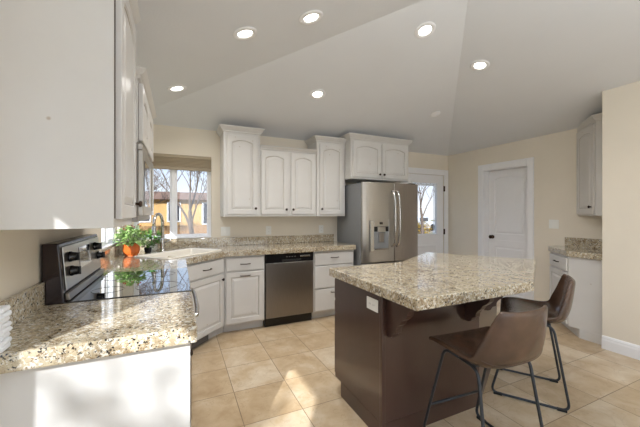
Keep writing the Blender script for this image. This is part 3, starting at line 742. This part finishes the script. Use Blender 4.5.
wall_plate('double white switch and outlet plate nearest the sink window', (at_back(225.5), YB, 1.118), 0, w=.118, n=2, kind='switch')
wall_plate('white outlet on the back wall above the dishwasher', (at_back(268.5), YB, 1.118), 0)
wall_plate('white outlet on the back wall beside the fridge', (at_back(321), YB, 1.118), 0)
wall_plate('double white switch plate beside the pantry door', (XR, 2.385, 1.21), -90, w=.118, n=2, kind='switch')
wall_plate('white switch plate on the left wall near the towel', (XL, 1.085, 1.17), 90, n=1, kind='switch')

# ------------------------------------------------------------------ bar stools
def stool(label, loc, rz):
    r = thing('bar_stool', label, 'stool', loc, rz, 'leather bar stools at the island')
    prof = [(.172, .596, .222, .0, 0), (.160, .614, .238, .004, 0), (.10, .616, .246, .012, 0), (.02, .604, .248, .024, 0), (-.06, .586, .248, .038, 0), (-.125, .570, .246, .056, .006),
            (-.178, .568, .244, .066, .026), (-.220, .596, .240, .056, .052), (-.245, .650, .233, .036, .070), (-.258, .715, .216, .018, .062), (-.267, .785, .196, .010, .050), (-.274, .845, .178, .008, .038), (-.278, .880, .156, .006, .030)]
    nu = 16; bm = nb(); rows = []
    for (y, z, w, dz, dy) in prof:
        row = []
        for i in range(nu + 1):
            u = -1 + 2 * i / nu; e = abs(u) ** 2.6
            row.append(bm.verts.new((w * math.sin(u * math.pi / 2) * .35 + w * u * .65, y + dy * e, z + dz * e)))
        rows.append(row)
    for a, b in zip(rows, rows[1:]):
        for i in range(nu): bm.faces.new((a[i], a[i + 1], b[i + 1], b[i]))
    s = obj('seat_shell', bm, 'leather', r, smooth=True)
    m = s.modifiers.new('thick', 'SOLIDIFY'); m.thickness = .022; m.offset = 0
    m = s.modifiers.new('sub', 'SUBSURF'); m.levels = 1; m.render_levels = 2
    # stitched seam line across the back of the shell
    pts = []
    for i in range(1, nu):
        u = -1 + 2 * i / nu; e = abs(u) ** 2.6; w = .2405
        pts.append((w * math.sin(u * math.pi / 2) * .35 + w * u * .65, -.222 - .0115 + .054 * e, .598 + .054 * e))
    obj('seam', tube(nb(), pts, .0016, 5), 'seam', s)
    for sx in (-1, 1):
        x = sx * .215; xt = sx * .185
        pts = fillet([(xt, -.02, .572), (xt, .085, .578), (x, .235, .010), (x, -.235, .010), (xt, -.145, .562), (xt, -.02, .572)], .055, 6)
        leg = obj('leg', tube(nb(), pts[:-1] + [Vector((xt, -.021, .572))], .0085, 10), 'iron', r, smooth=True)
        for y in (.19, -.19): obj('foot_glide', bx(x - .013, x + .013, y - .028, y + .028, 0, .016), 'mattblack', leg, .003)
    def fp(z, front=True):
        t = (z - .010) / .568; xx = .215 - .03 * t; return (xx, (.235 - .150 * t) if front else (-.235 + .09 * t), z)
    p = fp(.20); obj('footrest', tube(nb(), [(-p[0], p[1], p[2]), (p[0], p[1], p[2])], .008, 10), 'iron', r, smooth=True)
    for y in (.06, -.12): obj('seat_bar', bx(-.185, .185, y - .012, y + .012, .565, .575), 'iron', r, .002)
    return r
stool('brown leather bar stool nearest the camera, back turned, tucked at the island', (1.568, 1.203, 0), -4)
stool('brown leather bar stool further right, seen side on past the first', (2.452, 1.488, 0), 34)

# ------------------------------------------------------------------ window shade
r = thing('window_shade', 'taupe pleated shade raised at the top of the sink window', 'window shade', (0, YB, 0))
obj('head_rail', bx(WIN[0] + .003, WIN[1] - .003, -.012, .035, 2.03, 2.068), 'shade', r, .003)
bm = nb()
ring = []
for k in range(14): ring.append((0.0 if k % 2 == 0 else .010, 2.029 - k * .0085))
ring_loft(bm, [[(x, -.002 - o, z) for o, z in ring] + [(x, .028, ring[-1][1]), (x, .028, 2.029)] for x in (WIN[0] + .004, WIN[1] - .004)])
obj('pleated_stack', bm, 'shade', r)
obj('bottom_rail', bx(WIN[0] + .004, WIN[1] - .004, -.012, .03, 1.885, 1.916), 'shade', r, .003)
obj('cord', tube(nb(), [(WIN[1] - .03, -.014, 2.0), (WIN[1] - .03, -.014, 1.30)], .0014, 6), 'shade', r)
obj('cord_tassel', lathe(nb(), [(.003, .03), (.008, .02), (.009, 0)], (WIN[1] - .03, -.014, 1.27), 10), 'plate', r, smooth=True)

# ------------------------------------------------------------------ plants
def leaves(bm, n, c, rad, hgt, size, droop=.2, seed=1):
    rn = random.Random(seed)
    for _ in range(n):
        a = rn.uniform(0, 2 * math.pi); rr = rad * math.sqrt(rn.random()); z = hgt * (rn.random() ** .8) * (1 - .45 * (rr / rad) ** 2)
        p = Vector(c) + Vector((rr * math.cos(a), rr * math.sin(a), z))
        s = size * rn.uniform(.6, 1.25); yaw = a + rn.uniform(-.8, .8); pit = rn.uniform(-.5, .7)
        f = Vector((math.cos(yaw) * math.cos(pit), math.sin(yaw) * math.cos(pit), math.sin(pit))); sd_ = f.cross(Vector((0, 0, 1))).normalized(); up = sd_.cross(f)
        P = [p, p + f * s * .35 + sd_ * s * .3 + up * s * .05, p + f * s * .75 + sd_ * s * .22 - up * s * .02, p + f * s - up * s * droop, p + f * s * .75 - sd_ * s * .22 - up * s * .02, p + f * s * .35 - sd_ * s * .3 + up * s * .05]
        V = [bm.verts.new(q) for q in P]; m1 = bm.verts.new(p + f * s * .5 - up * s * .06)
        for k in range(6): bm.faces.new((V[k], V[(k + 1) % 6], m1))
def stems(bm, n, c, rad, hgt, seed=1, r0=.0022):
    rn = random.Random(seed + 50)
    for _ in range(n):
        a = rn.uniform(0, 2 * math.pi); rr = rad * rn.uniform(.3, .9)
        e_ = Vector(c) + Vector((rr * math.cos(a), rr * math.sin(a), hgt * rn.uniform(.6, .95))); s_ = Vector(c) + Vector((rr * .2 * math.cos(a), rr * .2 * math.sin(a), -.01))
        tube(bm, [s_, (s_ + e_) / 2 + Vector((0, 0, .01)), e_], r0, 5)
def pot(label, loc, r0, h, potm, leafm, nl, frad, fh, ls, seed, flowers=0):
    t = thing('potted_plant', label, 'plant', loc, 0, 'potted plants by the sink')
    obj('pot', lathe(nb(), [(r0 * .74, 0), (r0 * .76, h * .10), (r0 * .90, h * .14), (r0 * .98, h * .4), (r0 * 1.0, h * .9), (r0 * 1.03, h), (r0 * .93, h), (r0 * .9, h * .88), (.001, h * .87)], (0, 0, 0), 26), potm, t, smooth=False)
    obj('soil', lathe(nb(), [(r0 * .9, h * .875), (r0 * .89, h * .89), (.002, h * .90)], (0, 0, 0), 20), 'soil', t)
    bm = nb(); leaves(bm, nl, (0, 0, h * .95), frad, fh, ls, seed=seed); fo = obj('foliage', bm, leafm, t, fix=False)
    bm = nb(); stems(bm, 14, (0, 0, h * .9), frad, fh, seed); obj('stems', bm, 'leaf', t)
    if flowers:
        rn = random.Random(seed)
        for _ in range(flowers):
            a = rn.uniform(0, 6.28); q = (frad * .6 * math.cos(a), frad * .6 * math.sin(a), h + fh * rn.uniform(.75, 1.0)); bm = nb()
            for k in range(7):
                b_ = k * .9; leaves(bm, 1, (q[0] + .01 * math.cos(b_), q[1] + .01 * math.sin(b_), q[2]), .004, .004, .024, seed=k + 3)
            obj('flower', bm, 'red', t, fix=False)
    return t
pot('variegated plant with red blooms in an orange clay pot', (-.425, 3.58, ZT + .0005), .075, .115, 'terra', 'leafv', 330, .115, .19, .052, 3, 4)
pot('tiny dark green succulent in a black pot by the faucet', (-.292, 3.735, ZT + .0005), .034, .055, 'mattblack', 'leaf', 90, .045, .07, .030, 5)
pot('bushy green plant behind the faucet at the window corner', (-.262, 3.93, ZT + .0005), .050, .07, 'plate', 'leaf', 240, .085, .20, .048, 8)
# folded towel as stand-in for an unidentified white patch at the wall end
r = thing('dish_towel', 'small folded white towel at the far left end of the counter', 'towel', (-.500, 1.252, ZT + .001), 0)
bm = nb()
for k in range(8):
    w = .026 + .003 * math.sin(k * 2.3); z = k * .0165; L = []
    for i in range(7):
        t = i / 6; L.append([(-w, -.02 + .05 * t, z), (w - .004, -.02 + .05 * t, z), (w + .002 * math.sin(5 * t + k), -.02 + .05 * t, z + .008), (w - .004, -.02 + .05 * t, z + .0160), (-w, -.02 + .05 * t, z + .0160)])
    ring_loft(bm, L)
obj('towel_folds', bm, 'cloth', r, .002)

# ------------------------------------------------------------------ recessed ceiling lights
def ceil_at(x, y):
    d = [YB - y, x - XL, XR - x]; k = d.index(min(d)); n = [Vector((0, SL, 1)), Vector((-SL, 0, 1)), Vector((SL, 0, 1))][k].normalized()
    return ZW + SL * d[k], n
LP = [(.446, 2.279, 'left light of the pair above the near left counter'), (.884, 2.070, 'frontmost light left of the frame centre'), (1.959, 2.051, 'top centre right light over the island'), (2.785, 2.150, 'rightmost lit ceiling light'),
      (1.406, 3.109, 'light nearest the back wall cabinets'), (-.010, 3.259, 'leftmost light in front of the sink window'), (3.126, 3.090, 'unlit round one')]
for i, (x, y, lb) in enumerate(LP):
    z, n = ceil_at(x, y); lit = i < 6
    q = n.to_track_quat('Z', 'Y')
    lab = 'lit round recessed ceiling light, ' + lb if lit else 'unlit round ceiling fixture nearest the exterior door'
    t = thing('ceiling_light', lab, 'ceiling light', (x, y, z), 0, 'recessed ceiling lights'); t.rotation_mode = 'QUATERNION'; t.rotation_quaternion = q
    bm = nb(); ring = [(.052, -.001), (.058, -.010), (.085, -.008), (.090, -.003), (.090, -.0005)]
    if not lit: ring = [(.035, -.001), (.040, -.008), (.066, -.008), (.070, -.003), (.070, -.0005)]
    L = [[(r_ * math.cos(2 * math.pi * k / 32), r_ * math.sin(2 * math.pi * k / 32), h) for k in range(32)] for r_, h in ring]
    ring_loft(bm, L, False, False); obj('trim_ring', bm, 'trim', t, smooth=True)
    rl = .052 if lit else .035
    obj('lens', lathe(nb(), [(rl, -.0005), (rl, -.004), (.001, -.005)], (0, 0, 0), 28), 'lens' if lit else 'trim', t)
    if lit:
        l = lamp('SPOT', 'ceiling_light_beam', (0, 0, -.02), (0, 0, 0), 40, (1, .975, .94), spot_size=R(158), spot_blend=1.0, shadow_soft_size=.05)
        l.parent = t

r = thing('pendant_lamp', 'wide white bowl uplight pendant over the dining end, behind the camera', 'lamp', (1.2, -0.9, 1.80))  # made-up fixture around the added fill light, out of view
obj('bowl', lathe(nb(), [(.02, 0), (.20, .01), (.38, .06), (.48, .155), (.49, .155), (.39, .05), (.20, -.002), (.02, -.012)][::-1], (0, 0, 0), 36), 'trim', r, smooth=True)
obj('stem', tube(nb(), [(0, 0, .0), (0, 0, ceil_at(1.2, -.9)[0] - 1.80)], .008, 8), 'bronze', r)

# ------------------------------------------------------------------ outdoors
struct(obj('ground_outdoors', bx(-60, 60, 4.35, 90, -.35, -.30), 'lawn'))
struct(obj('ground_outdoors_side', bx(-60, -1.35, -60, 4.34, -.35, -.30), 'lawn'))
def tree(label, loc, h, seed, trunk=.13, spread=.55, depth=6, m='bark', group='bare trees in the yard'):
    rn = random.Random(seed); bm = nb(); tw = nb()
    def br(p, d, L, r, k):
        n = 3; pts = [p]; q = p.copy(); dd = d.copy()
        for i in range(n):
            dd = (dd + Vector((rn.uniform(-1, 1), rn.uniform(-1, 1), rn.uniform(-.3, .6))) * .16).normalized(); q = q + dd * L / n; pts.append(q.copy())
        rad = [r * (1 - .45 * i / n) for i in range(n + 1)]
        tube(bm if k > 2 else tw, pts, r, 6 if k > 3 else 3, radii=rad)
        if k == 0: return
        for j in range(4):
            t = rn.uniform(.45, 1); b0 = pts[min(n, 1 + int(t * n))]
            nd = (dd + Vector((rn.uniform(-1, 1), rn.uniform(-1, 1), rn.uniform(-.2, .7))) * spread * 1.5).normalized()
            br(b0, nd, L * rn.uniform(.60, .85), max(.006, rad[-1] * rn.uniform(.5, .75)), k - 1)
    t = thing('bare_tree', label, 'tree', loc, 0, group)
    br(Vector((0, 0, 0)), Vector((0, 0, 1)), h * .24, trunk, depth)
    obj('trunk', bm, 'bark', t); obj('twigs', tw, 'twig', t)
tree('tall bare tree filling the right pane of the sink window', (.55, 11.5, -.31), 7.5, 4, .12)
tree('bare tree behind the left pane of the sink window', (-2.6, 17.6, -.31), 6.0, 9, .09)
tree('thin bare tree a little behind the largest one', (2.6, 19.0, -.31), 5.5, 14, .07, depth=5)
tree('bare tree seen through the exterior door glass', (14.6, 15.5, -.31), 8.5, 12, .12)
tree('small bare tree standing farther off past the street', (26, 31.5, -.31), 8.0, 21, .12, depth=5)
b_ = nb(); leaves(b_, 1300, (0, 0, 3.1), .62, 2.0, .115, seed=33)
t = thing('leafy_tree', 'small leafy garden tree outside the patio door on the left', 'tree', (-4.0, -4.42, -.30)); obj('foliage', b_, 'leaf', t, fix=False)
obj('trunk', tube(nb(), [(0, 0, 0), (.05, 0, 1.5), (0, .03, 3.1)], .06, 8, radii=[.08, .06, .04]), 'bark', t, smooth=True)
b_ = nb(); stems(b_, 18, (0, 0, 3.0), .5, 1.5, 5, .014); obj('branches', b_, 'bark', t)
# houses
def house(label, x0, x1, y0, y1, h, m, wins, ridge):
    t = thing('house', label, 'house', ((x0 + x1) / 2, y0, -.30)); w = (x1 - x0) / 2; d = y1 - y0
    obj('walls', bx(-w, w, 0, d, 0, h), m, t)
    bm = nb(); ring_loft(bm, [[(x, -.4, h), (x, d / 2, h + ridge), (x, d + .4, h), (x, d / 2, h + .01)] for x in (-w - .4, w + .4)]); obj('roof', bm, 'roof', t)
    for (a, b, c_, e_) in wins:
        f = obj('window', bx(a, b, -.06, -.001, c_, e_), 'trim', t); obj('pane', bx(a + .08, b - .08, -.07, -.061, c_ + .08, e_ - .08), 'darkglass', f)
house('tan house lit orange by the sun beyond the sink window', -6.5, 3.6, 22, 30, 2.55, 'stucco', [(-4.2, -3.2, 1.1, 2.4), (-1.2, -.1, 1.1, 2.5), (.8, 1.6, 1.1, 2.4), (2.9, 3.9, .9, 2.4)], .75)
house('pale cream house far behind the exterior door', 22, 34, 38, 46, 3.0, 'stucco2', [(-4.5, -3, 1, 2.3), (-1, .5, 1, 2.3), (3, 4.5, 1, 2.3)], 2.0)
house('cream neighbouring house outside the left wall window', -16, -8, 9, 17, 3.2, 'stucco2', [(-2.5, -1.2, 1.2, 2.4), (1, 2.4, 1.2, 2.4)], 1.8)
f = thing('fence', 'orange cedar board fence in front of the tan house', 'fence', (-2.5, 19.5, -.30))
bm = nb()
for k in range(60): box(bm, -5.0 + k * .17, -4.84 + k * .17, 0, .02, 0.0, 0.95 + .01 * math.sin(k * 3))
obj('boards', bm, 'fence', f)
for k in range(5): obj('post', bx(-5 + k * 2.5, -4.88 + k * 2.5, .021, .12, 0, 1.0), 'fence', f)
tag(obj('driveway', bx(8, 60, 20, 28, -.2995, -.29), 'asphalt'), 'grey street crossing behind the exterior door glass', 'street')
for i, (x, y, s, lb) in enumerate(((14.5, 18.3, .6, 'round yellow shrub beside the street outside the door'), (17.6, 18.9, .8, 'larger yellow shrub farther right outside the door'))):
    b_ = nb(); leaves(b_, 700, (0, 0, 0), s, s * 1.4, .16, seed=i + 70)
    t = thing('yellow_shrub', lb, 'shrub', (x, y, -.30)); obj('foliage', b_, 'bush', t, fix=False)
    b_ = nb(); stems(b_, 12, (0, 0, .01), s * .8, s, i, .012); obj('stems', b_, 'bark', t)
t = thing('car', 'white car parked in the street beyond the exterior door', 'car', (20.5, 22.5, -.29), 20)
prof = [(-2.2, .25), (-2.2, .75), (-1.9, .85), (-1.3, 1.35), (.4, 1.4), (1.1, .95), (2.1, .8), (2.2, .5), (2.2, .25)]
obj('body', ring_loft(nb(), [[(x, y, z) for x, z in prof] for y in (-.85, .85)]), 'carpaint', t, .05)
for x in (-1.35, 1.35):
    for y in (-.86, .86): obj('wheel', tube(nb(), [(x, y - .09, .32), (x, y + .09, .32)], .32, 18), 'rubber', t)
obj('side_window', bx(-1.1, .5, -.862, -.8505, .92, 1.25), 'darkglass', t)
